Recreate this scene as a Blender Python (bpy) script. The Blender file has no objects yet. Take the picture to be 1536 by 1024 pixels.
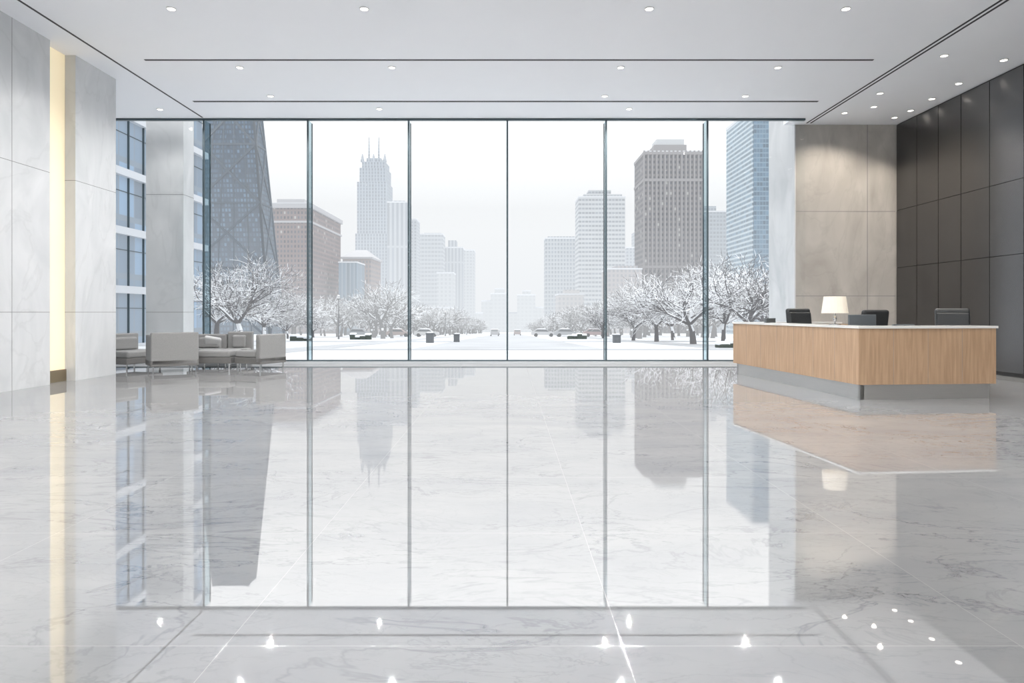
import bpy, math, random
from mathutils import Vector, Matrix
random.seed(7)
S=bpy.context.scene
S.view_settings.view_transform='Standard'
S.view_settings.look='None'
H=1.3; HY=468.0; VX=761.0; F=1024.0; CZ=6.175
def X(px,d): return (px-VX)*d/F
def Z(py,d): return H-(py-HY)*d/F
def gz(d): return -0.12-0.029*(d-18)

# ---------------------------------------------------------------- materials
def newmat(name):
    m=bpy.data.materials.new(name); m.use_nodes=True
    nt=m.node_tree; return m,nt,nt.nodes['Principled BSDF'],nt.nodes['Material Output']
def mat(name,col,rough=0.5,metal=0.0,ior=None,emit=None,es=1.0,noise=0.0,nscale=5.0,bump=0.0,stretch=(1,1,1)):
    m,nt,b,o=newmat(name)
    b.inputs['Base Color'].default_value=(*col,1)
    b.inputs['Roughness'].default_value=rough
    b.inputs['Metallic'].default_value=metal
    if ior: b.inputs['IOR'].default_value=ior
    if emit:
        b.inputs['Emission Color'].default_value=(*emit,1); b.inputs['Emission Strength'].default_value=es
    if noise>0 or bump>0:
        tc=nt.nodes.new('ShaderNodeTexCoord'); mp=nt.nodes.new('ShaderNodeMapping'); mp.inputs['Scale'].default_value=stretch
        n=nt.nodes.new('ShaderNodeTexNoise'); n.inputs['Scale'].default_value=nscale; n.inputs['Detail'].default_value=6
        nt.links.new(tc.outputs['Object'],mp.inputs[0]); nt.links.new(mp.outputs[0],n.inputs['Vector'])
        if noise>0:
            r=nt.nodes.new('ShaderNodeMix'); r.data_type='RGBA'
            r.inputs[6].default_value=(*[c*(1-noise) for c in col],1); r.inputs[7].default_value=(*[min(1,c*(1+noise)) for c in col],1)
            nt.links.new(n.outputs[0],r.inputs[0]); nt.links.new(r.outputs[2],b.inputs['Base Color'])
        if bump>0:
            bp=nt.nodes.new('ShaderNodeBump'); bp.inputs['Strength'].default_value=bump; bp.inputs['Distance'].default_value=0.01
            nt.links.new(n.outputs[0],bp.inputs['Height']); nt.links.new(bp.outputs[0],b.inputs['Normal'])
    return m
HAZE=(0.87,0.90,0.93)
def add_haze(m,fac,zb=None,zr=60,amt=0.3):  # aerial haze painted into the material as emission, optionally stronger towards the base
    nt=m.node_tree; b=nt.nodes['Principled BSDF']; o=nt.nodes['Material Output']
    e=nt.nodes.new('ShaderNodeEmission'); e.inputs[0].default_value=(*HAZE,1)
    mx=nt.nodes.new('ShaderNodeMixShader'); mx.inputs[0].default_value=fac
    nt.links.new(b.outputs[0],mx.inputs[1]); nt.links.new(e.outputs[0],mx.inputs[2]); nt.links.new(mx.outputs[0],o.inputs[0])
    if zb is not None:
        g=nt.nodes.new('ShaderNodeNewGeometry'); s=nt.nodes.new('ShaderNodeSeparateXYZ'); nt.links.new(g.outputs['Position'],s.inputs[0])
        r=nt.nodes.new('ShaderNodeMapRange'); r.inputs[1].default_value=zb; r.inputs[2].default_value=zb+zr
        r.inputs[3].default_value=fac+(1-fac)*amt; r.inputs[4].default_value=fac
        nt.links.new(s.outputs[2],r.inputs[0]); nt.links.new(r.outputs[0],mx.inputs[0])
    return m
def facade(name,wall,glass,cw,ch,fw,fh,haze,zb=-10,var=0.25,rough=0.5,zr=70,amt=0.3,lit=0.0,ior=1.2):
    m,nt,b,o=newmat(name)
    b.inputs['IOR'].default_value=ior
    N=nt.nodes.new; L=nt.links.new
    uv=N('ShaderNodeUVMap'); sp=N('ShaderNodeSeparateXYZ'); L(uv.outputs[0],sp.inputs[0])
    def mth(op,a,bv=None):
        n=N('ShaderNodeMath'); n.operation=op
        if isinstance(a,(int,float)): n.inputs[0].default_value=a
        else: L(a,n.inputs[0])
        if bv is not None:
            if isinstance(bv,(int,float)): n.inputs[1].default_value=bv
            else: L(bv,n.inputs[1])
        return n.outputs[0]
    u=mth('DIVIDE',sp.outputs[0],cw); v=mth('DIVIDE',sp.outputs[1],ch)
    mu=mth('LESS_THAN',mth('FRACT',u),fw); mv=mth('LESS_THAN',mth('FRACT',v),fh)
    mask=mth('MULTIPLY',mu,mv)
    cb=N('ShaderNodeCombineXYZ'); L(mth('FLOOR',u),cb.inputs[0]); L(mth('FLOOR',v),cb.inputs[1])
    wn=N('ShaderNodeTexWhiteNoise'); wn.noise_dimensions='2D'; L(cb.outputs[0],wn.inputs['Vector'])
    g=N('ShaderNodeMix'); g.data_type='RGBA'
    g.inputs[6].default_value=(*[c*(1-var) for c in glass],1); g.inputs[7].default_value=(*[min(1,c*(1+var)) for c in glass],1)
    L(wn.outputs[0],g.inputs[0])
    gout=g.outputs[2]
    if lit>0:
        l=N('ShaderNodeMix'); l.data_type='RGBA'; L(mth('GREATER_THAN',wn.outputs[0],1-lit),l.inputs[0]); L(gout,l.inputs[6]); l.inputs[7].default_value=(0.45,0.45,0.43,1); gout=l.outputs[2]
    nz=N('ShaderNodeTexNoise'); nz.inputs['Scale'].default_value=0.05
    tc=N('ShaderNodeTexCoord'); L(tc.outputs['Object'],nz.inputs['Vector'])
    w=N('ShaderNodeMix'); w.data_type='RGBA'; w.inputs[6].default_value=(*[c*0.85 for c in wall],1); w.inputs[7].default_value=(*[min(1,c*1.15) for c in wall],1); L(nz.outputs[0],w.inputs[0])
    mx=N('ShaderNodeMix'); mx.data_type='RGBA'; L(mask,mx.inputs[0]); L(w.outputs[2],mx.inputs[6]); L(gout,mx.inputs[7])
    L(mx.outputs[2],b.inputs['Base Color']); b.inputs['Roughness'].default_value=rough
    return add_haze(m,haze,zb,zr,amt)

def stone(name,c1,c2,rough,sc=0.6,joint_z=None):
    m,nt,b,o=newmat(name); N=nt.nodes.new; L=nt.links.new
    tc=N('ShaderNodeTexCoord'); mp=N('ShaderNodeMapping'); mp.inputs['Rotation'].default_value=(0.5,0.4,0.3); mp.inputs['Scale'].default_value=(1,1,0.45)
    L(tc.outputs['Object'],mp.inputs[0])
    n=N('ShaderNodeTexNoise'); n.inputs['Scale'].default_value=sc*2; n.inputs['Detail'].default_value=8; n.inputs['Distortion'].default_value=1.2
    L(mp.outputs[0],n.inputs['Vector'])
    r=N('ShaderNodeValToRGB'); r.color_ramp.elements[0].position=0.3; r.color_ramp.elements[0].color=(*c1,1); r.color_ramp.elements[1].position=0.7; r.color_ramp.elements[1].color=(*c2,1)
    L(n.outputs[0],r.inputs[0])
    n2=N('ShaderNodeTexNoise'); n2.inputs['Scale'].default_value=sc; n2.inputs['Detail'].default_value=5; n2.inputs['Distortion'].default_value=2.0
    L(mp.outputs[0],n2.inputs['Vector'])
    a=N('ShaderNodeMath'); a.operation='SUBTRACT'; L(n2.outputs[0],a.inputs[0]); a.inputs[1].default_value=0.5
    ab=N('ShaderNodeMath'); ab.operation='ABSOLUTE'; L(a.outputs[0],ab.inputs[0])
    mr=N('ShaderNodeMapRange'); mr.inputs[1].default_value=0; mr.inputs[2].default_value=0.02; mr.inputs[3].default_value=0.12; mr.inputs[4].default_value=0
    L(ab.outputs[0],mr.inputs[0])
    mx=N('ShaderNodeMix'); mx.data_type='RGBA'; L(mr.outputs[0],mx.inputs[0]); L(r.outputs[0],mx.inputs[6]); mx.inputs[7].default_value=(*[c*0.55 for c in c1],1)
    L(mx.outputs[2],b.inputs['Base Color']); b.inputs['Roughness'].default_value=rough
    return m

# marble floor
def floor_mat():
    m,nt,b,o=newmat('polished_marble'); N=nt.nodes.new; L=nt.links.new
    tc=N('ShaderNodeTexCoord'); sp=N('ShaderNodeSeparateXYZ'); L(tc.outputs['Object'],sp.inputs[0])
    def mth(op,a,bv=None):
        n=N('ShaderNodeMath'); n.operation=op
        if isinstance(a,(int,float)): n.inputs[0].default_value=a
        else: L(a,n.inputs[0])
        if bv is not None:
            if isinstance(bv,(int,float)): n.inputs[1].default_value=bv
            else: L(bv,n.inputs[1])
        return n.outputs[0]
    TX,TY=1.55,1.36
    u=mth('DIVIDE',mth('ADD',sp.outputs[0],-0.45+TX*40),TX); v=mth('DIVIDE',mth('ADD',sp.outputs[1],-4.02+TY*40),TY)
    fu=mth('FRACT',u); fv=mth('FRACT',v)
    def edge(f,w):
        d=mth('MINIMUM',f,mth('SUBTRACT',1.0,f)); return mth('LESS_THAN',d,w)
    jm=mth('MAXIMUM',edge(fu,0.0010),edge(fv,0.0016))
    cb=N('ShaderNodeCombineXYZ'); L(mth('FLOOR',u),cb.inputs[0]); L(mth('FLOOR',v),cb.inputs[1])
    wn=N('ShaderNodeTexWhiteNoise'); wn.noise_dimensions='3D'; L(cb.outputs[0],wn.inputs['Vector'])
    off=N('ShaderNodeVectorMath'); off.operation='SCALE'; L(wn.outputs['Color'],off.inputs[0]); off.inputs['Scale'].default_value=0.25
    ad=N('ShaderNodeVectorMath'); ad.operation='ADD'; L(tc.outputs['Object'],ad.inputs[0]); L(off.outputs[0],ad.inputs[1])
    mp=N('ShaderNodeMapping'); mp.inputs['Rotation'].default_value=(0,0,0.6); mp.inputs['Scale'].default_value=(0.8,1.7,1); L(ad.outputs[0],mp.inputs[0])
    def vein(sc,w,dist,det=6):
        n=N('ShaderNodeTexNoise'); n.inputs['Scale'].default_value=sc; n.inputs['Detail'].default_value=det; n.inputs['Roughness'].default_value=0.6; n.inputs['Distortion'].default_value=dist
        L(mp.outputs[0],n.inputs['Vector'])
        a=mth('ABSOLUTE',mth('SUBTRACT',n.outputs[0],0.5))
        r=N('ShaderNodeMapRange'); r.inputs[1].default_value=0; r.inputs[2].default_value=w; r.inputs[3].default_value=1; r.inputs[4].default_value=0; L(a,r.inputs[0]); return r.outputs[0]
    v1=vein(0.8,0.013,0.8); v2=vein(1.9,0.014,0.6); v3=vein(4.5,0.025,0.4)
    # veins fade in and out over the slabs
    fd=N('ShaderNodeTexNoise'); fd.inputs['Scale'].default_value=0.7; L(tc.outputs['Object'],fd.inputs['Vector'])
    fr=N('ShaderNodeMapRange'); fr.inputs[1].default_value=0.38; fr.inputs[2].default_value=0.62; fr.inputs[3].default_value=0.25; fr.inputs[4].default_value=1.0; L(fd.outputs[0],fr.inputs[0])
    cl=N('ShaderNodeTexNoise'); cl.inputs['Scale'].default_value=1.3; cl.inputs['Detail'].default_value=6; L(mp.outputs[0],cl.inputs['Vector'])
    r=N('ShaderNodeValToRGB'); r.color_ramp.elements[0].position=0.28; r.color_ramp.elements[0].color=(0.285,0.289,0.298,1); r.color_ramp.elements[1].position=0.68; r.color_ramp.elements[1].color=(0.345,0.345,0.343,1)
    L(cl.outputs[0],r.inputs[0])
    vv=mth('MAXIMUM',mth('MAXIMUM',mth('MULTIPLY',v1,0.55),mth('MULTIPLY',v2,0.30)),mth('MULTIPLY',v3,0.14))
    vv=mth('MULTIPLY',vv,fr.outputs[0])
    mx=N('ShaderNodeMix'); mx.data_type='RGBA'; L(vv,mx.inputs[0]); L(r.outputs[0],mx.inputs[6]); mx.inputs[7].default_value=(0.08,0.088,0.105,1)
    jx=N('ShaderNodeMix'); jx.data_type='RGBA'; L(jm,jx.inputs[0]); L(mx.outputs[2],jx.inputs[6]); jx.inputs[7].default_value=(0.43,0.425,0.415,1)
    L(jx.outputs[2],b.inputs['Base Color'])
    rr=mth('ADD',mth('MULTIPLY',cl.outputs[0],0.014),mth('MULTIPLY',jm,0.12))
    rr=mth('ADD',rr,0.010); L(rr,b.inputs['Roughness'])
    b.inputs['IOR'].default_value=4.5
    return m

def wood_mat():
    m,nt,b,o=newmat('oak_veneer'); N=nt.nodes.new; L=nt.links.new
    tc=N('ShaderNodeTexCoord'); mp=N('ShaderNodeMapping'); mp.inputs['Scale'].default_value=(30,30,1.6); L(tc.outputs['Object'],mp.inputs[0])
    n=N('ShaderNodeTexNoise'); n.inputs['Scale'].default_value=1; n.inputs['Detail'].default_value=8; n.inputs['Distortion'].default_value=0.5; L(mp.outputs[0],n.inputs['Vector'])
    r=N('ShaderNodeValToRGB'); r.color_ramp.elements[0].position=0.3; r.color_ramp.elements[0].color=(0.35,0.225,0.135,1); r.color_ramp.elements[1].position=0.7; r.color_ramp.elements[1].color=(0.48,0.325,0.205,1)
    L(n.outputs[0],r.inputs[0]); L(r.outputs[0],b.inputs['Base Color']); b.inputs['Roughness'].default_value=0.45
    return m
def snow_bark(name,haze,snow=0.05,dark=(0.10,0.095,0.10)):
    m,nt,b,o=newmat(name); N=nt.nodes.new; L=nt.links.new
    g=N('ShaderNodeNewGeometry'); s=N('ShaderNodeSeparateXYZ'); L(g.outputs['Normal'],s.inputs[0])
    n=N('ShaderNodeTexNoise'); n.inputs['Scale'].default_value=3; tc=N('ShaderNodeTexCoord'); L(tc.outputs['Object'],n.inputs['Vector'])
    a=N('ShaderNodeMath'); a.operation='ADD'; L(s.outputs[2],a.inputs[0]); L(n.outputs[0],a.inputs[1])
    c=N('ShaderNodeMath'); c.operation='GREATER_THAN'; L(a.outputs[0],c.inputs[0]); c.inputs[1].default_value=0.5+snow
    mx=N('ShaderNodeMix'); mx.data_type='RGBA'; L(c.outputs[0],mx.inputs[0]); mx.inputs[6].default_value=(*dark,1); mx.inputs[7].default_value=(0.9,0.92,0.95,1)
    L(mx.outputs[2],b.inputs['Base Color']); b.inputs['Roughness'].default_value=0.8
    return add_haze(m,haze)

M={}
M['ceil']=mat('white_plaster',(0.87,0.88,0.91),0.7,noise=0.01,nscale=2)
M['floor']=floor_mat()
M['stoneL']=stone('pale_limestone',(0.53,0.545,0.555),(0.66,0.665,0.67),0.22)
M['stoneR']=stone('warm_limestone',(0.34,0.32,0.295),(0.46,0.44,0.41),0.35)
M['joint']=mat('dark_joint',(0.22,0.22,0.22),0.8,noise=0.1)  # dark grey of the stone joints and desk seams
M['metal']=mat('brushed_bronze_steel',(0.155,0.155,0.157),0.26,1.0,noise=0.08,nscale=2,stretch=(40,40,0.5))
_nt=M['metal'].node_tree; _p=_nt.nodes['Principled BSDF']; _t=_nt.nodes.new('ShaderNodeTangent'); _t.direction_type='RADIAL'; _t.axis='Z'
_nt.links.new(_t.outputs[0],_p.inputs['Tangent']); _p.inputs['Anisotropic'].default_value=0.8; _p.inputs['Anisotropic Rotation'].default_value=0.25
M['metaldk']=mat('panel_gap',(0.02,0.02,0.02),0.5,noise=0.1)
M['kick']=mat('stainless_steel',(0.68,0.67,0.65),0.35,0.9,noise=0.05,nscale=3,stretch=(1,1,20))
M['slot']=mat('slot_black',(0.03,0.03,0.035),0.6,noise=0.1)
M['frame']=mat('anodised_frame',(0.07,0.10,0.115),0.35,0.3,noise=0.05)
M['sill']=mat('light_sill',(0.52,0.54,0.56),0.3,noise=0.03)
M['cove']=mat('backlit_onyx',(0.8,0.7,0.5),0.4,emit=(1.0,0.84,0.56),es=0.40,noise=0.04,nscale=1.5)
M['brass']=mat('bronze_base',(0.25,0.2,0.13),0.4,0.6,noise=0.1)
M['oak']=wood_mat()
M['quartz']=mat('white_quartz',(0.72,0.71,0.69),0.2,noise=0.03,nscale=20)
M['leather']=mat('black_leather',(0.03,0.033,0.035),0.4,bump=0.2,nscale=40)
M['chrome']=mat('chrome',(0.7,0.7,0.7),0.15,1.0,noise=0.02)
M['fabric']=mat('grey_upholstery',(0.27,0.268,0.265),0.9,noise=0.12,nscale=60,bump=0.1)
M['fabricdk']=mat('taupe_panel',(0.16,0.155,0.15),0.8,noise=0.1,nscale=40)
M['pillow']=mat('pale_cushion',(0.55,0.55,0.55),0.9,noise=0.05,nscale=30)
M['shade']=mat('linen_shade',(0.78,0.72,0.62),0.9,emit=(1,0.84,0.66),es=0.18,noise=0.03,nscale=40)
M['lens']=mat('led_lens',(1,1,1),0.5,emit=(1,0.92,0.80),es=7)
M['trimring']=mat('lamp_trim',(0.7,0.7,0.7),0.4,noise=0.02)
M['screen']=mat('monitor_grey',(0.10,0.115,0.125),0.35,noise=0.05)

def glass_mat(name,tint,base=0.02):
    m=bpy.data.materials.new(name); m.use_nodes=True; nt=m.node_tree; nt.nodes.clear(); N=nt.nodes.new; L=nt.links.new
    o=N('ShaderNodeOutputMaterial'); t=N('ShaderNodeBsdfTransparent'); t.inputs[0].default_value=(*tint,1)
    g=N('ShaderNodeBsdfGlossy'); g.inputs['Roughness'].default_value=0.02
    lw=N('ShaderNodeLayerWeight'); lw.inputs['Blend'].default_value=0.5
    pw=N('ShaderNodeMath'); pw.operation='POWER'; L(lw.outputs['Facing'],pw.inputs[0]); pw.inputs[1].default_value=5
    ml=N('ShaderNodeMath'); ml.operation='MULTIPLY_ADD'; L(pw.outputs[0],ml.inputs[0]); ml.inputs[1].default_value=0.45; ml.inputs[2].default_value=base
    mx=N('ShaderNodeMixShader'); L(ml.outputs[0],mx.inputs[0]); L(t.outputs[0],mx.inputs[1]); L(g.outputs[0],mx.inputs[2]); L(mx.outputs[0],o.inputs[0])
    return m
M['glass']=glass_mat('clear_glazing',(0.988,0.992,0.993),0.01)
M['fin']=glass_mat('glass_fin',(0.70,0.79,0.82),0.03)

# ---------------------------------------------------------------- builder
class B:
    def __init__(s): s.v=[];s.f=[];s.m=[];s.mats=[];s.uv={}
    def mi(s,m):
        if m not in s.mats: s.mats.append(m)
        return s.mats.index(m)
    def add(s,vs,fs,m,M4=None,uvs=None):
        o=len(s.v); i=s.mi(m)
        for p in vs: s.v.append(tuple(M4@Vector(p)) if M4 else tuple(p))
        for k,f in enumerate(fs):
            if uvs and uvs[k] is not None: s.uv[len(s.f)]=uvs[k]
            s.f.append([o+a for a in f]); s.m.append(i)
    def box(s,x0,x1,y0,y1,z0,z1,m,M4=None):
        vs=[(x0,y0,z0),(x1,y0,z0),(x1,y1,z0),(x0,y1,z0),(x0,y0,z1),(x1,y0,z1),(x1,y1,z1),(x0,y1,z1)]
        fs=[(0,3,2,1),(4,5,6,7),(0,1,5,4),(1,2,6,5),(2,3,7,6),(3,0,4,7)]
        w,d=x1-x0,y1-y0
        uv=[None,None,[(0,z0),(w,z0),(w,z1),(0,z1)],[(0,z0),(d,z0),(d,z1),(0,z1)],[(0,z0),(w,z0),(w,z1),(0,z1)],[(0,z0),(d,z0),(d,z1),(0,z1)]]
        s.add(vs,fs,m,M4,uv)
    def rbox(s,x0,x1,y0,y1,z0,z1,m,r=0.03,M4=None):
        import bmesh
        bm=bmesh.new(); bmesh.ops.create_cube(bm,size=1)
        for v in bm.verts: v.co=Vector(((x0+x1)/2+v.co.x*(x1-x0),(y0+y1)/2+v.co.y*(y1-y0),(z0+z1)/2+v.co.z*(z1-z0)))
        bmesh.ops.bevel(bm,geom=bm.edges[:]+bm.verts[:],offset=r,segments=3,profile=0.5,affect='EDGES')
        bm.verts.index_update()
        s.add([v.co[:] for v in bm.verts],[[v.index for v in f.verts] for f in bm.faces],m,M4); bm.free()
    def loft(s,rings,m,cap=True,M4=None,uvm=None):
        n=len(rings[0]); vs=[p for r in rings for p in r]; fs=[];uvs=[]
        for k in range(len(rings)-1):
            for i in range(n):
                j=(i+1)%n; fs.append((k*n+i,k*n+j,(k+1)*n+j,(k+1)*n+i))
                a=Vector(rings[k][i]);b_=Vector(rings[k][j]);w=(b_-a).length
                z0=rings[k][i][2];z1=rings[k+1][i][2]; uvs.append([(0,z0),(w,z0),(w,z1),(0,z1)])
        if cap:
            fs.append(tuple(range(n-1,-1,-1))); uvs.append(None)
            fs.append(tuple((len(rings)-1)*n+i for i in range(n))); uvs.append(None)
        s.add(vs,fs,m,M4,uvs)
    def tube(s,p0,p1,r0,r1,m,n=8,cap=True,M4=None):
        p0=Vector(p0);p1=Vector(p1);d=(p1-p0)
        if d.length<1e-6: return
        d.normalize(); a=d.orthogonal().normalized(); b=d.cross(a)
        R=[]
        for p,r in((p0,r0),(p1,r1)):
            R.append([tuple(p+a*math.cos(2*math.pi*i/n)*r+b*math.sin(2*math.pi*i/n)*r) for i in range(n)])
        s.loft(R,m,cap,M4)
    def obj(s,name,smooth=False,loc=(0,0,0),rot=0,mesh_only=False):
        me=bpy.data.meshes.new(name); me.from_pydata(s.v,[],s.f)
        for m in s.mats: me.materials.append(m)
        me.polygons.foreach_set('material_index',s.m)
        if s.uv:
            ul=me.uv_layers.new(name='UVMap')
            for fi,u in s.uv.items():
                p=me.polygons[fi]
                for k,li in enumerate(p.loop_indices): ul.data[li].uv=u[k]
        if smooth: me.polygons.foreach_set('use_smooth',[True]*len(me.polygons))
        me.update()
        if mesh_only: return me
        o=bpy.data.objects.new(name,me); S.collection.objects.link(o); o.location=loc; o.rotation_euler=(0,0,rot)
        return o

# ---------------------------------------------------------------- room
b=B(); b.box(-12,10.4,-6,17.35,-0.3,0,M['floor']); b.obj('floor')
b=B(); b.box(-12,10.4,-6,17.35,CZ,CZ+0.3,M['ceil']); b.obj('ceiling')
XL=-8.2; XR=10.1; DW=17.2
b=B(); b.box(XL-0.6,XL,-6,12.24,0,CZ,M['stoneL'])
for zz in (1.3,3.8): b.box(XL-0.01,XL+0.002,-6,12.23,zz-0.005,zz+0.005,M['joint'])
for yy in (11.3,8.6,5.9,3.2): b.box(XL-0.01,XL+0.002,yy-0.004,yy+0.004,0,CZ,M['joint'])
b.obj('wall_left')
b=B(); b.box(XL-0.35,XL-0.2,12.24,12.96,0.22,CZ,M['cove']); b.box(XL-0.35,XL-0.17,12.24,12.96,0,0.22,M['brass']); b.obj('backlit_wall_niche')
b=B(); b.box(XL-0.6,XL,12.96,14.3,0,CZ,M['stoneL'])
for zz in (1.3,3.8):
    b.box(XL-0.4,XL+0.002,12.958,14.302,zz-0.005,zz+0.005,M['joint'])
b.obj('stone_pillar')
b=B(); b.box(-12,XL-0.6,13.6,14.3,0,CZ,M['stoneL']); b.obj('wall_alcove')
b=B(); b.box(-12.2,-12,14.3,17.3,0,CZ,M['stoneL']); b.obj('wall_alcove_side')
b=B(); b.box(XR+0.04,XR+0.3,-6,17.77,0,CZ,M['metaldk'])
ys=[17.72,16.84,16.0,15.2,14.3,13.35]
while ys[-1]>-5: ys.append(ys[-1]-0.95)
for i in range(len(ys)-1):
    for (z0,z1) in ((0.08,2.45),(2.45,3.93),(3.93,CZ-0.03)):
        b.box(XR,XR+0.05,ys[i+1]+0.008,ys[i]-0.008,z0+0.006,z1-0.006,M['metal'])
b.obj('wall_right')
b=B(); b.box(7.5,XR+0.3,17.77,19.5,-0.3,CZ+2,M['stoneR'])
b.box(7.3,XR+0.3,17.35,17.77,-0.3,-0.001,M['stoneL'])
for zz in (1.72,3.92): b.box(7.502,XR,17.767,19.5,zz-0.007,zz+0.007,M['joint'])
b.box(7.47,7.5,17.75,19.5,-0.3,CZ+2,M['stoneL'])
xx=X(1301,17.77); b.box(xx-0.007,xx+0.007,17.766,17.78,0,CZ,M['joint'])
b.obj('wall_back')
b=B(); b.box(7.2,10.4,17.35,17.8,CZ,CZ+0.3,M['ceil']); b.obj('ceiling_soffit')
b=B(); x0=X(219,18.0);x1=X(275,18.0); b.box(x0,x1,18.0,18.6,-0.4,CZ+1.5,M['stoneL'])
for zz in (1.3,4.4): b.box(x0-.002,x1+.002,17.998,18.6,zz-0.006,zz+0.006,M['joint'])
b.obj('stone_column')
def slot(name,x0,x1,y0,y1):
    b=B(); b.box(x0,x1,y0,y1,CZ-0.006,CZ+0.004,M['slot']); b.obj(name)
slot('ceiling_slot',X(217,13.2),X(1310,13.2),13.17,13.23)
slot('ceiling_slot',X(290,15.8),X(1227,15.8),15.76,15.84)
slot('ceiling_slot',-7.655,-7.615,-6,17.1)
slot('ceiling_slot',7.70,7.74,-6,17.6)
slot('ceiling_slot',7.80,7.84,-6,17.6)
b=B()
b.box(-12,7.5,DW-0.03,DW+0.05,CZ-0.05,CZ,M['frame'])
b.box(-12,7.5,DW-0.02,DW+0.03,0.065,0.10,M['frame'])
b.box(-12,7.5,DW-0.05,DW+0.1,0,0.065,M['sill'])
for px in (306,462,613,761,909,1061):
    x=X(px,DW); w=0.022
    b.box(x-w,x+w,DW-0.03,DW+0.0,0.08,CZ-0.03,M['frame'])
    b.box(x-w*0.6,x+w*0.6,DW+0.35,DW+0.37,0.08,CZ-0.03,M['frame'])
    b.box(x-0.006,x+0.006,DW+0.02,DW+0.35,0.08,CZ-0.03,M['fin'])
b.obj('window_frame')
b=B(); b.box(-12,7.5,DW+0.005,DW+0.012,0.08,CZ-0.05,M['glass']); b.obj('window_1')

# ---------------------------------------------------------------- downlights
def downlight(x,y,e=0,r=0.06,spot=2.75,col=(1,0.98,0.96)):
    b=B(); n=20
    R=[[(math.cos(2*math.pi*i/n)*rr,math.sin(2*math.pi*i/n)*rr,z) for i in range(n)] for rr,z in((r*1.0,0),(r*1.3,0.0),(r*1.3,0.012),(r,0.012))]
    b.loft([R[0],R[1],R[2]],M['trimring'],cap=False)
    b.add([(math.cos(2*math.pi*i/n)*r,math.sin(2*math.pi*i/n)*r,0.003) for i in range(n)],[tuple(range(n-1,-1,-1))],M['lens'])
    o=b.obj('recessed_downlight',loc=(x,y,CZ-0.012))
    if e>0:
        l=bpy.data.lights.new('lamp_beam','SPOT'); l.energy=e; l.color=col; l.spot_size=spot; l.spot_blend=0.5; l.shadow_soft_size=0.035
        lo=bpy.data.objects.new('lamp_beam',l); S.collection.objects.link(lo); lo.parent=o; lo.location=(0,0,-0.03)
for y,xs in ((10.97,(-5.4,-2.3,2.28,5.44)),(13.6,(-5.33,-2.3,2.26,5.39)),(15.4,(-5.34,2.2,5.37)),(16.37,(-3.07,2.92)),(8.3,(-5.4,-2.3,2.3,5.4)),(5.6,(-5.4,-2.3,2.3,5.4)),(3.0,(-5.4,-2.3,2.3,5.4)),(0.3,(-5.4,-2.3,2.3,5.4))):
    for x in xs: downlight(x,y,190)
downlight(X(240,16.4),16.4,120)
W_=(1,0.90,0.78)
for x,y in ((9.62,14.55),(9.7,15.6),(9.75,16.5),(9.7,17.1),(9.6,13.2),(9.6,11.2)): downlight(x,y,90,spot=1.3,col=W_)
for x,y in ((8.3,12.97),(8.3,15.2),(8.25,16.7),(8.7,16.2),(8.3,10.6),(8.3,8.0)): downlight(x,y,125,spot=2.4,col=W_)

# ---------------------------------------------------------------- reception desk
AX,AY=5.19,10.08; RD=math.radians(5.0); W,Lg,T=2.17,4.45,1.093
b=B()
b.box(0,0.06,0,Lg,0.225,T-0.035,M['oak']); b.box(0.06,W,0,0.06,0.225,T-0.035,M['oak']); b.box(0.06,W,Lg-0.06,Lg,0.225,T-0.035,M['oak'])
b.box(W-0.06,W,0.06,1.1,0.225,T-0.035,M['oak']); b.box(W-0.06,W,Lg-1.1,Lg-0.06,0.225,T-0.035,M['oak'])
for (x0,x1,y0,y1) in ((0.06,0.12,0.06,Lg-0.06),(0.06,W-0.06,0.06,0.12),(0.06,W-0.06,Lg-0.12,Lg-0.06)): b.box(x0,x1,y0,y1,0,0.225,M['kick'])
for (x0,x1,y0,y1) in ((-0.02,0.4,-0.02,Lg+0.02),(0.4,W+0.02,-0.02,0.4),(0.4,W+0.02,Lg-0.4,Lg+0.02)): b.box(x0,x1,y0,y1,T-0.035,T,M['quartz'])
b.box(0.06,0.55,0.06,Lg-0.06,0.70,0.74,M['quartz']); b.box(0.55,W-0.06,0.06,0.92,0.70,0.74,M['quartz'])
for k in range(1,7): b.box(-0.001,0.01,k*Lg/7-0.002,k*Lg/7+0.002,0.225,T-0.035,M['joint'])
for k in range(1,4): b.box(k*W/4-0.002,k*W/4+0.002,-0.001,0.01,0.225,T-0.035,M['joint'])
b.obj('reception_desk',loc=(AX,AY,0),rot=RD)
n=24
def ring(r,z,n=24): return [(math.cos(2*math.pi*i/n)*r,math.sin(2*math.pi*i/n)*r,z) for i in range(n)]
b=B()
b.loft([ring(0.085,0),ring(0.085,0.012),ring(0.03,0.022),ring(0.012,0.03)],M['chrome'])
b.tube((0,0,0.02),(0,0,0.20),0.011,0.011,M['chrome'],10)
b.loft([ring(0.022,0.06),ring(0.03,0.10),ring(0.018,0.15)],M['chrome'])
b.loft([ring(0.20,0.19),ring(0.165,0.46)],M['shade'],cap=False)
b.loft([ring(0.195,0.191),ring(0.16,0.459)],M['shade'],cap=False)
b.tube((0,0,0.2),(0,0,0.45),0.006,0.006,M['chrome'],6)
b.tube((-0.163,0,0.45),(0.163,0,0.45),0.004,0.004,M['chrome'],6)
b.obj('table_lamp',smooth=False,loc=(5.30,11.05,T))
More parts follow.
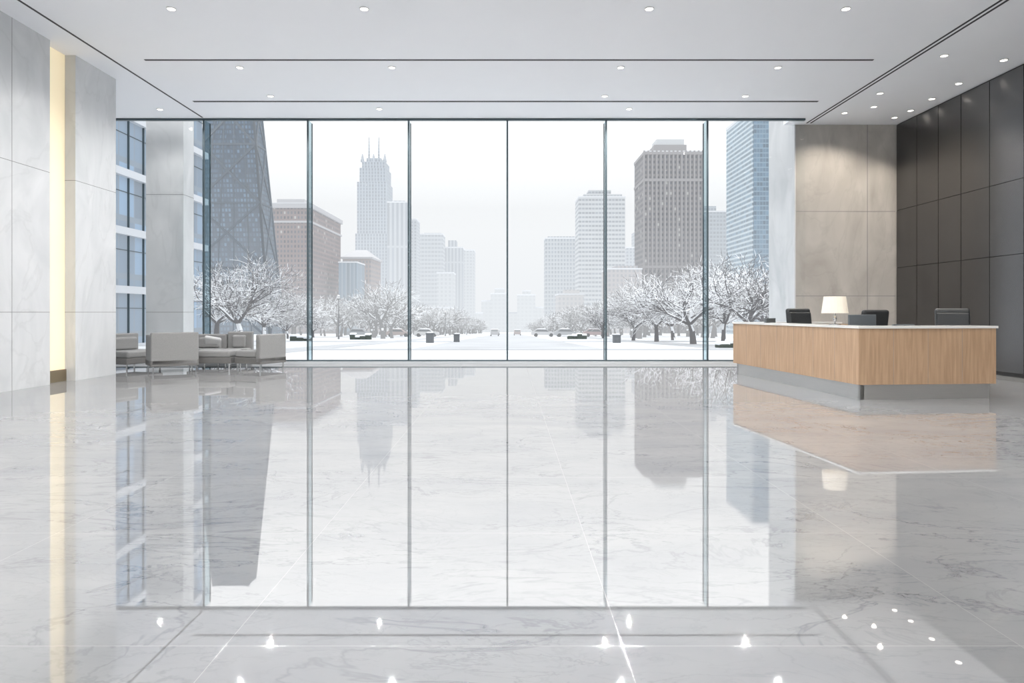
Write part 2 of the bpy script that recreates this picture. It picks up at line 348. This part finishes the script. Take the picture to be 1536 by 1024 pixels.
def chair(px,d,rot,sc=1.0):
    b=B()
    b.rbox(-0.27,0.27,-0.27,0.25,0.45,0.55,M['leather'],0.04)
    Mt=Matrix.Translation((0,0.27,0.55))@Matrix.Rotation(math.radians(-8),4,'X')
    b.rbox(-0.27,0.27,-0.05,0.05,0.0,0.80*sc,M['leather'],0.045,Mt)
    b.rbox(-0.25,0.25,-0.075,-0.03,0.08,0.72*sc,M['leather'],0.03,Mt)
    for s in(-1,1):
        b.rbox(s*0.30-0.03,s*0.30+0.03,-0.2,0.24,0.70,0.75,M['leather'],0.02)
        b.tube((s*0.30,-0.12,0.5),(s*0.30,-0.12,0.72),0.013,0.013,M['chrome']); b.tube((s*0.30,0.16,0.5),(s*0.30,0.16,0.72),0.013,0.013,M['chrome'])
        b.tube((s*0.24,0.0,0.49),(s*0.30,0.0,0.5),0.013,0.013,M['chrome'])
    b.tube((0,0,0.10),(0,0,0.46),0.03,0.03,M['chrome'],12)
    for k in range(5):
        a=2*math.pi*k/5; e=(0.3*math.cos(a),0.3*math.sin(a))
        b.tube((0,0,0.13),(e[0],e[1],0.075),0.025,0.015,M['chrome']); b.tube((e[0]-0.012,e[1],0.03),(e[0]+0.012,e[1],0.03),0.03,0.03,M['leather'],10)
        b.tube((e[0],e[1],0.03),(e[0],e[1],0.085),0.01,0.01,M['chrome'])
    b.obj('office_chair',loc=(X(px,d),d,0),rot=rot)
chair(1216,13.3,0.25,1.04); chair(1291,12.7,math.pi+0.2); chair(1437,11.75,-0.35,1.03)
def monitor(px,d,w,h,zb,rot):
    b=B(); b.rbox(-w/2,w/2,-0.02,0.02,0.10,0.10+h,M['screen'],0.008); b.rbox(-0.12,0.12,-0.09,0.09,0,0.015,M['screen'],0.005); b.rbox(-0.025,0.025,-0.015,0.035,0.01,0.25,M['screen'],0.008)
    b.obj('computer_monitor',loc=(X(px,d),d,zb),rot=rot)
monitor(1293,10.9,0.46,0.42,0.74,0.1)
monitor(1155,13.6,0.6,0.34,0.74,0.9)
monitor(1355,10.75,0.34,0.27,0.74,0.0)

# ---------------------------------------------------------------- lounge seating
def lounge(px,d,w,dep,h,rot,back=True,armL=False,armR=False,pil=False,arm_h=None,sh=0.42,outer='fabric'):
    b=B(); leg=0.13; ah=arm_h or h
    b.rbox(-w/2,w/2,-dep/2,dep/2,leg,leg+0.14,M['fabricdk'],0.015)
    b.rbox(-w/2+0.02+(0.11 if armL else 0),w/2-0.02-(0.11 if armR else 0),-dep/2-0.01,dep/2-0.14*(1 if back else 0),leg+0.14,sh,M['fabric'],0.04)
    if back:
        b.rbox(-w/2,w/2,dep/2-0.14,dep/2,leg+0.02,h,M[outer],0.03)
        b.rbox(-w/2+0.14,w/2-0.14,dep/2-0.27,dep/2-0.13,sh,h-0.08,M['fabric'],0.05)
    if armL: b.rbox(-w/2,-w/2+0.12,-dep/2+0.05,dep/2-0.1,leg+0.02,ah,M['fabric'],0.03)
    if armR: b.rbox(w/2-0.12,w/2,-dep/2+0.05,dep/2-0.1,leg+0.02,ah,M['fabric'],0.03)
    for sx in(-1,1):
        for sy in(-1,1):
            x=sx*(w/2-0.05);y=sy*(dep/2-0.05)
            b.box(x-0.012,x+0.012,y-0.012,y+0.012,0,leg+0.01,M['chrome'])
    if pil:
        Mt=Matrix.Translation((0.1,0.05,sh+0.12))@Matrix.Rotation(0.5,4,'X')@Matrix.Rotation(0.2,4,'Y')
        b.rbox(-0.2,0.2,-0.05,0.05,-0.14,0.18,M['pillow'],0.045,Mt)
    b.obj('lounge_armchair' if w<1.3 else 'lounge_sofa',loc=(X(px,d),d,0),rot=rot)
lounge(258,15.15,0.95,0.85,0.86,math.radians(215),armL=True,armR=True,arm_h=0.80)
lounge(196,15.8,1.0,0.9,0.80,math.radians(70),armR=False)
lounge(391,15.8,0.82,0.78,0.80,math.radians(180+65),armL=True,armR=False,arm_h=0.6)
lounge(325,15.9,0.95,0.75,0.42,math.radians(0),back=False)
lounge(312,16.7,0.8,0.55,0.76,math.radians(0),pil=True)
lounge(358,16.75,0.6,0.5,0.82,math.radians(5))

# ---------------------------------------------------------------- exterior
snow=mat('snow',(0.84,0.86,0.89),0.8,noise=0.05,nscale=0.08,bump=0.3)
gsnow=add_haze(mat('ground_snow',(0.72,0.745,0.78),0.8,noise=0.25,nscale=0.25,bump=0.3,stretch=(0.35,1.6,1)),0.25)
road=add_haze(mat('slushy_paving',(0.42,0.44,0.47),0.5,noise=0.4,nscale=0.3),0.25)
b=B()
def gq(x0,x1,y0,y1,dz,m,n=1):
    b.add([(x0,y0,gz(y0)+dz),(x1,y0,gz(y0)+dz),(x1,y1,gz(y1)+dz),(x0,y1,gz(y1)+dz)],[(0,1,2,3)],m)
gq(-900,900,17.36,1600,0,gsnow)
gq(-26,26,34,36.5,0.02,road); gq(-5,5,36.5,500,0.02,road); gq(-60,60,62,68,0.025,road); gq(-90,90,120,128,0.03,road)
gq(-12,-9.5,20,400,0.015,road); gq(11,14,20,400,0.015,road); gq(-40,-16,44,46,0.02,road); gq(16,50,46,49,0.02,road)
b.obj('snowy_ground')
roofsnow=add_haze(mat('roof_snow',(0.7,0.72,0.75),0.8,noise=0.05),0.35)

def tower(name,pL,pR,yt,d1,dep,m,roof=None,yb=None,parts=(),edge=0.0):
    b=B(); zt=Z(yt,d1); zb=gz(d1)-2
    b.box(X(pL,d1),X(pR,d1),d1,d1+dep,zb,zt,m)
    b.box(X(pL,d1)-0.3,X(pR,d1)+0.3,d1-0.3,d1+dep+0.3,zt,zt+d1*0.002,roof or roofsnow)
    for (a,c,y,dd0,dd1,mm) in parts:
        b.box(X(a,d1),X(c,d1),d1+dd0,d1+dd1,zt-0.5,Z(y,d1),mm or m)
    o=b.obj(name); return b,o

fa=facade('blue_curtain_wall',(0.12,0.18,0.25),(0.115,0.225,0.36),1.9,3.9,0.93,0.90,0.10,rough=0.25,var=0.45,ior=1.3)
wb=add_haze(mat('white_spandrel',(0.58,0.61,0.65),0.4,noise=0.04),0.1)
b=B(); xa=-25.7
b.box(xa-25,xa,30,57.5,-2,34,fa)
for k in range(-1,8):
    z=2.55+3.9*k; b.box(xa-25.2,xa+0.35,29.7,57.9,z,z+0.5,wb)
yy=31.0
while yy<57.5:
    b.box(xa-0.05,xa+0.12,yy-0.04,yy+0.04,-2,34,M['frame']); yy+=1.9
for k in range(-1,8):
    for q in (2.9,): b.box(xa-0.05,xa+0.06,30,57.5,2.55+3.9*k+q,2.59+3.9*k+q,M['frame'])
b.obj('glass_office_block')

fb=facade('dark_braced_curtain_wall',(0.045,0.07,0.105),(0.075,0.125,0.185),1.25,1.9,0.65,0.62,0.17,rough=0.4,zr=90,amt=0.22,var=0.5)
brace=add_haze(mat('brace_steel',(0.045,0.07,0.10),0.5,noise=0.05),0.20)
b=B(); d1=260.0; d2=d1*(761-405)/(761-427)
zb=gz(d1)-2; zt=Z(60,d1)
base=[(X(268,d1),d1),(X(405,d1),d1),(X(405,d1),d2),(X(268,d1),d2)]
top=[(X(312,d1),d1+5),(X(365,d1),d1+5),(X(365,d1),d2-5),(X(312,d1),d2-5)]
b.loft([[(x,y,zb) for x,y in base],[(x,y,zt) for x,y in top]],fb)
def ptB(i,t): return Vector((base[i][0]+(top[i][0]-base[i][0])*t,base[i][1]+(top[i][1]-base[i][1])*t,zb+(zt-zb)*t))
ts=[0,0.24,0.46,0.66,0.84,1.0]
for (i,j) in((0,1),(1,2)):
    for k in range(5):
        for (a,c,t0,t1) in((i,j,ts[k],ts[k+1]),(j,i,ts[k],ts[k+1])):
            b.tube(ptB(a,t0),ptB(c,t1),0.55,0.55,brace,4)
        b.tube(ptB(i,ts[k]),ptB(j,ts[k]),0.5,0.5,brace,4)
    for a in(i,j): b.tube(ptB(a,0),ptB(a,1),0.6,0.5,brace,4)
for fr in (0.2,0.4,0.6,0.8):
    p0=ptB(0,0).lerp(ptB(1,0),fr); p1=ptB(0,1).lerp(ptB(1,1),fr); b.tube(p0,p1,0.25,0.25,brace,4)
b.obj('braced_skyscraper')

k=lambda px,d: px*d/F
d=330.0; fc=facade('red_brick_facade',(0.235,0.175,0.17),(0.085,0.09,0.115),k(5.2,d),k(7.2,d),0.5,0.55,0.32,lit=0.06,zr=40,var=0.5)
corn=add_haze(mat('stone_cornice',(0.45,0.45,0.47),0.6,noise=0.05),0.3)
b=B(); x0,x1=X(405,d),X(465,d); zt=Z(312,d); d2=d*(761-465)/(761-511)
b.box(x0,x1,d,d2,gz(d)-2,zt,fc); b.box(x0-1,x1+1,d-1,d2+1,zt,zt+2.2,corn); b.box(x0-0.6,x1+0.6,d-0.6,d2+.6,Z(334,d),Z(331,d),corn)
b.box(x0+2,x1-4,d+4,d2-10,zt+2.2,zt+5,corn); b.box(x0-.4,x1+.4,d-.4,d2+.4,zt+2.2,zt+2.6,roofsnow)
b.box(x0-0.6,x1+0.6,d-0.6,d2+.6,Z(452,d),Z(449,d),corn)
b.obj('brick_apartment_block')
d=400.0; fd=facade('pale_brick_facade',(0.30,0.23,0.215),(0.14,0.15,0.18),k(5,d),k(7,d),0.5,0.5,0.42,zr=40)
b=B(); x0,x1=X(514,d),X(556,d); d2=d*(761-556)/(761-571); zt=Z(388,d)
b.box(x0,x1,d,d2,gz(d)-2,zt,fd); b.box(x0-1,x1+1,d-1,d2+1,zt,zt+1,corn)
cx,cy=(x0+x1)/2,(d+d2)/2
b.loft([[(x0-1,d-1,zt+1),(x1+1,d-1,zt+1),(x1+1,d2+1,zt+1),(x0-1,d2+1,zt+1)],[(cx-3,cy-3,Z(372,d)),(cx+3,cy-3,Z(372,d)),(cx+3,cy+3,Z(372,d)),(cx-3,cy+3,Z(372,d))]],corn)
b.obj('hip_roof_building')
d=360.0; tower('glass_annex',508,535,394,d,20,facade('teal_glass',(0.28,0.34,0.40),(0.11,0.18,0.25),k(6,d),k(100,d),0.75,0.95,0.35))
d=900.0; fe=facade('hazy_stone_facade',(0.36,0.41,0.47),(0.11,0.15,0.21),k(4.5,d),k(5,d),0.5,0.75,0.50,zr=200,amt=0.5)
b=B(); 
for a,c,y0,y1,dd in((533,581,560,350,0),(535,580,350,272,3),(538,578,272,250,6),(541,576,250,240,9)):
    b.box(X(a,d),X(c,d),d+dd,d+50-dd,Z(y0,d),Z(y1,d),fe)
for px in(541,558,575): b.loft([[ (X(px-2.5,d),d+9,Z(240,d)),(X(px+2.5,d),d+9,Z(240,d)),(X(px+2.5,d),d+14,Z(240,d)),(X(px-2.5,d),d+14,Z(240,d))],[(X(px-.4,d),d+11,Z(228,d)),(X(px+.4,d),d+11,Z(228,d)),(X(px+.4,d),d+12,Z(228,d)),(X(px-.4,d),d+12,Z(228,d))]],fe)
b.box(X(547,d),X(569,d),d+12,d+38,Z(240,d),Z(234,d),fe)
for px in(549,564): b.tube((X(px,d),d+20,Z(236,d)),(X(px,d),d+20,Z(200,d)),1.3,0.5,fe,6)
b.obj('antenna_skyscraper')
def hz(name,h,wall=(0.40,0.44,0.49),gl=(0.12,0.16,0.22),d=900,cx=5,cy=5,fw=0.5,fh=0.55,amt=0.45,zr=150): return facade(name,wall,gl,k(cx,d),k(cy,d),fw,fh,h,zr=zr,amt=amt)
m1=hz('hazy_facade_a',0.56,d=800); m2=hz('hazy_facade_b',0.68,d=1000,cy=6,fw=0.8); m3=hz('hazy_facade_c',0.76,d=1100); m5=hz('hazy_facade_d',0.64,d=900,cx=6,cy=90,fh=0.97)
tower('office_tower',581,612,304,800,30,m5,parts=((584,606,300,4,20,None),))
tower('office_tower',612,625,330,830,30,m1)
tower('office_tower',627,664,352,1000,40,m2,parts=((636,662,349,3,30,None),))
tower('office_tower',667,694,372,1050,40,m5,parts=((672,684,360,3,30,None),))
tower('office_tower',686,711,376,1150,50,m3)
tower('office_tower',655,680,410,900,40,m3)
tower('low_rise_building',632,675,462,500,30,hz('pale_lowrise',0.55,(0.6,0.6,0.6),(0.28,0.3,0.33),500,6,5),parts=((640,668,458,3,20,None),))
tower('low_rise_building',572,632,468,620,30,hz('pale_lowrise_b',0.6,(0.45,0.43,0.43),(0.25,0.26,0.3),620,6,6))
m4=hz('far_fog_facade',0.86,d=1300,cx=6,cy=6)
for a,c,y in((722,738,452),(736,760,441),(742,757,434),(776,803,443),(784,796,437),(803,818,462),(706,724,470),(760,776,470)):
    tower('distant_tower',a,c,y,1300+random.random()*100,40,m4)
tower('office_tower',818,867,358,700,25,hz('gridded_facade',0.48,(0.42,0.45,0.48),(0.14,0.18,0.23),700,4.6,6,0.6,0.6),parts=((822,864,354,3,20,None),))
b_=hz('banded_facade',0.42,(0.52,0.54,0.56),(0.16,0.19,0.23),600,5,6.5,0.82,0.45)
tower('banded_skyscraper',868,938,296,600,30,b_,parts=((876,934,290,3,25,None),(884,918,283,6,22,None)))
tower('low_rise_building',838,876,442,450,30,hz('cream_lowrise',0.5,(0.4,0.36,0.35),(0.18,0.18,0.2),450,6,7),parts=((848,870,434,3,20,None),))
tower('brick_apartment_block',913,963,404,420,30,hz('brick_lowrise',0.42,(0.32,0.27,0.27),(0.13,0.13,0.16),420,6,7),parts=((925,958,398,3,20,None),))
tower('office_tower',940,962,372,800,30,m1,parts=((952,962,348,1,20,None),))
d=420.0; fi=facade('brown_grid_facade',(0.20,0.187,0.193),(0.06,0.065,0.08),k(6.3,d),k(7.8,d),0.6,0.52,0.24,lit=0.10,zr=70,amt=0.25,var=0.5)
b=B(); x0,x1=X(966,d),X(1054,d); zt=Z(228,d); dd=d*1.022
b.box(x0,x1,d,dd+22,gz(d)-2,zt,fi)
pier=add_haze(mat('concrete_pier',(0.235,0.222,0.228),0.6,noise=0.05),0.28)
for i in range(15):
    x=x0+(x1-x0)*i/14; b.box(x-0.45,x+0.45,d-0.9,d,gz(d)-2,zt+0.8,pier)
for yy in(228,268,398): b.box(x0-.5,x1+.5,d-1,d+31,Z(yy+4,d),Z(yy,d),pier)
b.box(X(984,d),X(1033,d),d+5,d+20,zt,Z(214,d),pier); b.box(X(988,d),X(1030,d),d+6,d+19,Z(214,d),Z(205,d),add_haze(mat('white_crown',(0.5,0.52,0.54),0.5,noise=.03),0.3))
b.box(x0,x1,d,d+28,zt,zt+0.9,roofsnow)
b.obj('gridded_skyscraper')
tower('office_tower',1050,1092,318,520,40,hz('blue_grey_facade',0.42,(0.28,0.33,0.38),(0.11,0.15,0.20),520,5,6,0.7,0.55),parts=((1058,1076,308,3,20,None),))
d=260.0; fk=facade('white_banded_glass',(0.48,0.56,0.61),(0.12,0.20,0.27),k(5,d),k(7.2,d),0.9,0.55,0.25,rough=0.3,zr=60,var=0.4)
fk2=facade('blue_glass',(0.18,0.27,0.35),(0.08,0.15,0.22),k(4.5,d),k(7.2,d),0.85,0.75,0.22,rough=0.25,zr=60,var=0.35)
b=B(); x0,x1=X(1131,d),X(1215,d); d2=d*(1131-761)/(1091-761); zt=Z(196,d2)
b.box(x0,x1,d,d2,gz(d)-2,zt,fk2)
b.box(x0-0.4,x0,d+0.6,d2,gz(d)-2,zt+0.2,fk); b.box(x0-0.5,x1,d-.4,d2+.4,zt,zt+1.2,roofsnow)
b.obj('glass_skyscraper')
tower('office_tower',1165,1260,150,420,40,m1)

# ---------------------------------------------------------------- trees
def make_tree(seed,mt,levels=6,thick=1.0):
    rnd=random.Random(seed); b=B()
    def seg(p0,p1,r0,r1,n):
        d=(p1-p0); 
        if d.length<1e-5: return
        d.normalize(); a=d.orthogonal().normalized(); c=d.cross(a); o=len(b.v)
        for p,r in((p0,r0),(p1,r1)):
            for i in range(n):
                t=2*math.pi*i/n; b.v.append(tuple(p+a*math.cos(t)*r+c*math.sin(t)*r))
        for i in range(n):
            j=(i+1)%n; b.f.append([o+i,o+j,o+n+j,o+n+i]); b.m.append(0)
    b.mi(mt)
    def grow(p,d,l,r,lev):
        n=6 if lev<2 else (4 if lev<4 else 3)
        q=p; dd=d.copy(); parts=3 if lev<5 else 2
        for s in range(parts):
            dd=(dd+Vector((rnd.uniform(-1,1),rnd.uniform(-1,1),rnd.uniform(-0.4,0.5)))*0.16).normalized()
            q2=q+dd*l/parts; ra=r*(1-0.35*s/parts); rb=r*(1-0.35*(s+1)/parts); seg(q,q2,ra,rb,n); 
            if lev>=1 and lev<levels and s<parts-1 and rnd.random()<0.85:
                ax=Vector((rnd.uniform(-1,1),rnd.uniform(-1,1),rnd.uniform(-0.3,0.6))).normalized()
                grow(q2,(dd*0.5+ax*0.9).normalized(),l*0.62,rb*0.55,max(lev+1,3))
            q=q2
        if lev>=levels: return
        k=6 if lev==0 else (3 if lev<2 else 2)
        a0=rnd.uniform(0,6.28)
        for i in range(k):
            a=a0+2*math.pi*i/k+rnd.uniform(-0.3,0.3)
            o1=dd.orthogonal().normalized(); o2=dd.cross(o1)
            sp=1.0 if lev==0 else 0.62
            nd=(dd+(o1*math.cos(a)+o2*math.sin(a))*sp*rnd.uniform(0.6,1.25)).normalized()
            grow(q,nd.normalized(),l*rnd.uniform(0.68,0.85)*(1.2 if lev==0 else 1),max(r*0.58,0.011*thick),lev+1)
    grow(Vector((0,0,0)),Vector((0,0,1)),1.3,0.17,0)
    zs=max(v[2] for v in b.v); b.v=[(x/zs,y/zs,z/zs) for x,y,z in b.v]
    return b
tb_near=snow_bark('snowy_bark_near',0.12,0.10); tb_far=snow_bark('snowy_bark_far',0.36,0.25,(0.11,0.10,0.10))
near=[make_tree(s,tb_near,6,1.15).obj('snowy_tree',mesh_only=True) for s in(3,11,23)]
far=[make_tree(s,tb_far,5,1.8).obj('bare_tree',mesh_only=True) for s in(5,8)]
print('tree polys',[len(m.polygons) for m in near+far])
def tree(px,ytop,d,meshes,i,wid=1.0):
    o=bpy.data.objects.new('snowy_tree',meshes[i%len(meshes)]); S.collection.objects.link(o)
    z0=gz(d)-0.05; h=Z(ytop,d)-z0; o.location=(X(px,d),d,z0); o.scale=(h*wid,h*wid,h); o.rotation_euler=(0,0,random.random()*6.28)
for i,(px,yt,d,w) in enumerate(((362,374,46,1.3),(325,388,62,1.25),(395,412,72,1.25),(432,456,90,1.2),(470,462,110,1.2),
   (1118,370,44,1.25),(1040,386,50,1.3),(985,412,62,1.25),(950,428,70,1.2),(1150,376,58,1.15),(1085,396,66,1.15),(905,452,95,1.2),(1010,420,75,1.2))):
    tree(px,yt,d,near,i,w)
for i in range(50):
    t=i/49; d=90+t*380
    for s in(-1,1):
      for rr in(0,1,2):
        xx=s*(19+rr*11+random.uniform(-3,5)); px=VX+xx*F/d
        if abs(px-VX)>330: continue
        tree(px,(497.7+901/d)-(6.2+random.random()*2.2)*F/d,d,far,i+rr,1.2)

hedge=mat('evergreen_hedge',(0.07,0.085,0.075),0.9,noise=0.5,nscale=8,bump=0.6)
def hedgeo(px0,px1,d,h,name='snowy_hedge'):
    b=B(); x0,x1=X(px0,d),X(px1,d); z=gz(d)-0.1
    nn=max(2,int((x1-x0)/0.5))
    for i in range(nn):
        a=x0+(x1-x0)*i/nn; c=x0+(x1-x0)*(i+1)/nn; hh=h*random.uniform(0.7,1.15)
        b.rbox(a-0.05,c+0.05,d+random.uniform(-.1,.1),d+0.9,z,z+hh,hedge,0.14); b.rbox(a-0.04,c+0.04,d-0.03,d+0.88,z+hh-0.2,z+hh+0.08,snow,0.10)
    b.obj(name)
for a in((1080,1125,38,0.5),(435,465,66,0.6),(525,555,80,0.7),(310,345,38,0.5),(852,880,85,0.7)): hedgeo(*a)
planter=mat('dark_stone_planter',(0.15,0.16,0.17),0.7,noise=0.1)
def planterb(px,d,w,h):
    b=B(); z=gz(d)-0.05; b.rbox(-w/2,w/2,-w/2,w/2,0,h,planter,0.04); b.rbox(-w/2-.03,w/2+.03,-w/2-.03,w/2+.03,h-.06,h+.02,planter,0.02); b.rbox(-w/2+.05,w/2-.05,-w/2+.05,w/2-.05,h-.03,h+.10,snow,0.05)
    b.obj('snow_topped_planter',loc=(X(px,d),d,z))
for a in((645,56,0.6,0.85),(685,60,0.5,0.75),(925,56,0.6,0.7)): planterb(*a)
tyre=mat('tyre_rubber',(0.02,0.02,0.02),0.8,noise=0.1); cg=mat('car_glass',(0.05,0.06,0.07),0.1,noise=0.05)
add_haze(tyre,0.25); add_haze(cg,0.3)
def car(px,d,col,rot):
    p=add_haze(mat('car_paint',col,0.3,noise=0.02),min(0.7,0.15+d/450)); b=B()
    prof=[(-2.2,0.35),(2.2,0.35),(2.25,0.7),(2.0,0.85),(1.1,0.92),(0.5,1.38),(-1.2,1.42),(-1.9,0.98),(-2.2,0.9)]
    b.loft([[(x,-0.85,z) for x,z in prof],[(x,0.85,z) for x,z in prof]],p)
    for s in(-1,1): b.add([(1.0,s*0.86,0.93),(0.48,s*0.86,1.32),(-1.15,s*0.86,1.35),(-1.7,s*0.86,0.98)],[(0,1,2,3)],cg)
    b.add([(-1.25,-0.7,1.38),(-1.25,0.7,1.38),(-1.92,0.7,1.0),(-1.92,-0.7,1.0)],[(0,1,2,3)],cg,Matrix.Translation((-0.03,0,0.02)))
    b.rbox(-1.1,0.45,-0.78,0.78,1.38,1.48,snow,0.03)
    for x in(-1.4,1.4):
        for s in(-1,1): b.tube((x,s*0.7,0.33),(x,s*0.88,0.33),0.33,0.33,tyre,14)
    b.obj('parked_car',loc=(X(px,d),d,gz(d)+0.03),rot=rot)
HP=math.pi/2
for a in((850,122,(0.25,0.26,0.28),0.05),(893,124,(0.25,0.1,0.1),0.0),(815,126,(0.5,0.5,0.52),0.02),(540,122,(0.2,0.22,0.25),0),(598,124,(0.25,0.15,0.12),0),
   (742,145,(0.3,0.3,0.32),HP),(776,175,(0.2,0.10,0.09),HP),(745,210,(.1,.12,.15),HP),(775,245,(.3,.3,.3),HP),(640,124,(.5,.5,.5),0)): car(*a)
pole=mat('lamp_post_metal',(0.06,0.065,0.07),0.5,noise=0.1); add_haze(pole,0.25)
def lamppost(px,d,h=5):
    b=B(); b.tube((0,0,0),(0,0,h),0.07,0.045,pole,8); b.loft([ring(0.14,0,10),ring(0.10,0.5,10)],pole); b.tube((0,0,h),(0,0,h+0.1),0.18,0.2,pole,10); b.tube((0,0,h+0.1),(0,0,h+0.45),0.2,0.14,M['pillow'],10); b.tube((0,0,h+.45),(0,0,h+.55),0.2,0.02,snow,10)
    b.obj('street_lamp',loc=(X(px,d),d,gz(d)-0.05))
for a in((508,85),(668,150),(855,150),(830,200),(700,220)): lamppost(*a)

# ---------------------------------------------------------------- world & camera
w=bpy.data.worlds.new('overcast_sky'); S.world=w; w.use_nodes=True; nt=w.node_tree; bg=nt.nodes['Background']
tc=nt.nodes.new('ShaderNodeTexCoord'); sp=nt.nodes.new('ShaderNodeSeparateXYZ'); nt.links.new(tc.outputs['Generated'],sp.inputs[0])
cr=nt.nodes.new('ShaderNodeValToRGB'); nt.links.new(sp.outputs[2],cr.inputs[0])
e=cr.color_ramp.elements; e[0].position=0.0; e[0].color=(0.90,0.92,0.945,1); e[1].position=1.0; e[1].color=(1,1,1,1)
e2=e.new(0.12); e2.color=(0.945,0.96,0.975,1)
mr=nt.nodes.new('ShaderNodeMapRange'); mr.inputs[1].default_value=0.15; mr.inputs[2].default_value=0.9; mr.inputs[3].default_value=1.0; mr.inputs[4].default_value=2.7
nt.links.new(sp.outputs[2],mr.inputs[0]); nt.links.new(cr.outputs[0],bg.inputs[0]); nt.links.new(mr.outputs[0],bg.inputs[1])
c=bpy.data.cameras.new('camera'); co=bpy.data.objects.new('camera',c); S.collection.objects.link(co); S.camera=co
co.location=(0,0,H); co.rotation_euler=(math.pi/2,0,0); c.lens=24; c.sensor_width=36; c.clip_end=5000
ZM=1.0; CX,CY=768,512
c.lens=24*ZM
c.shift_x=ZM*(CX-VX)/1536; c.shift_y=-ZM*(CY-HY)/1536
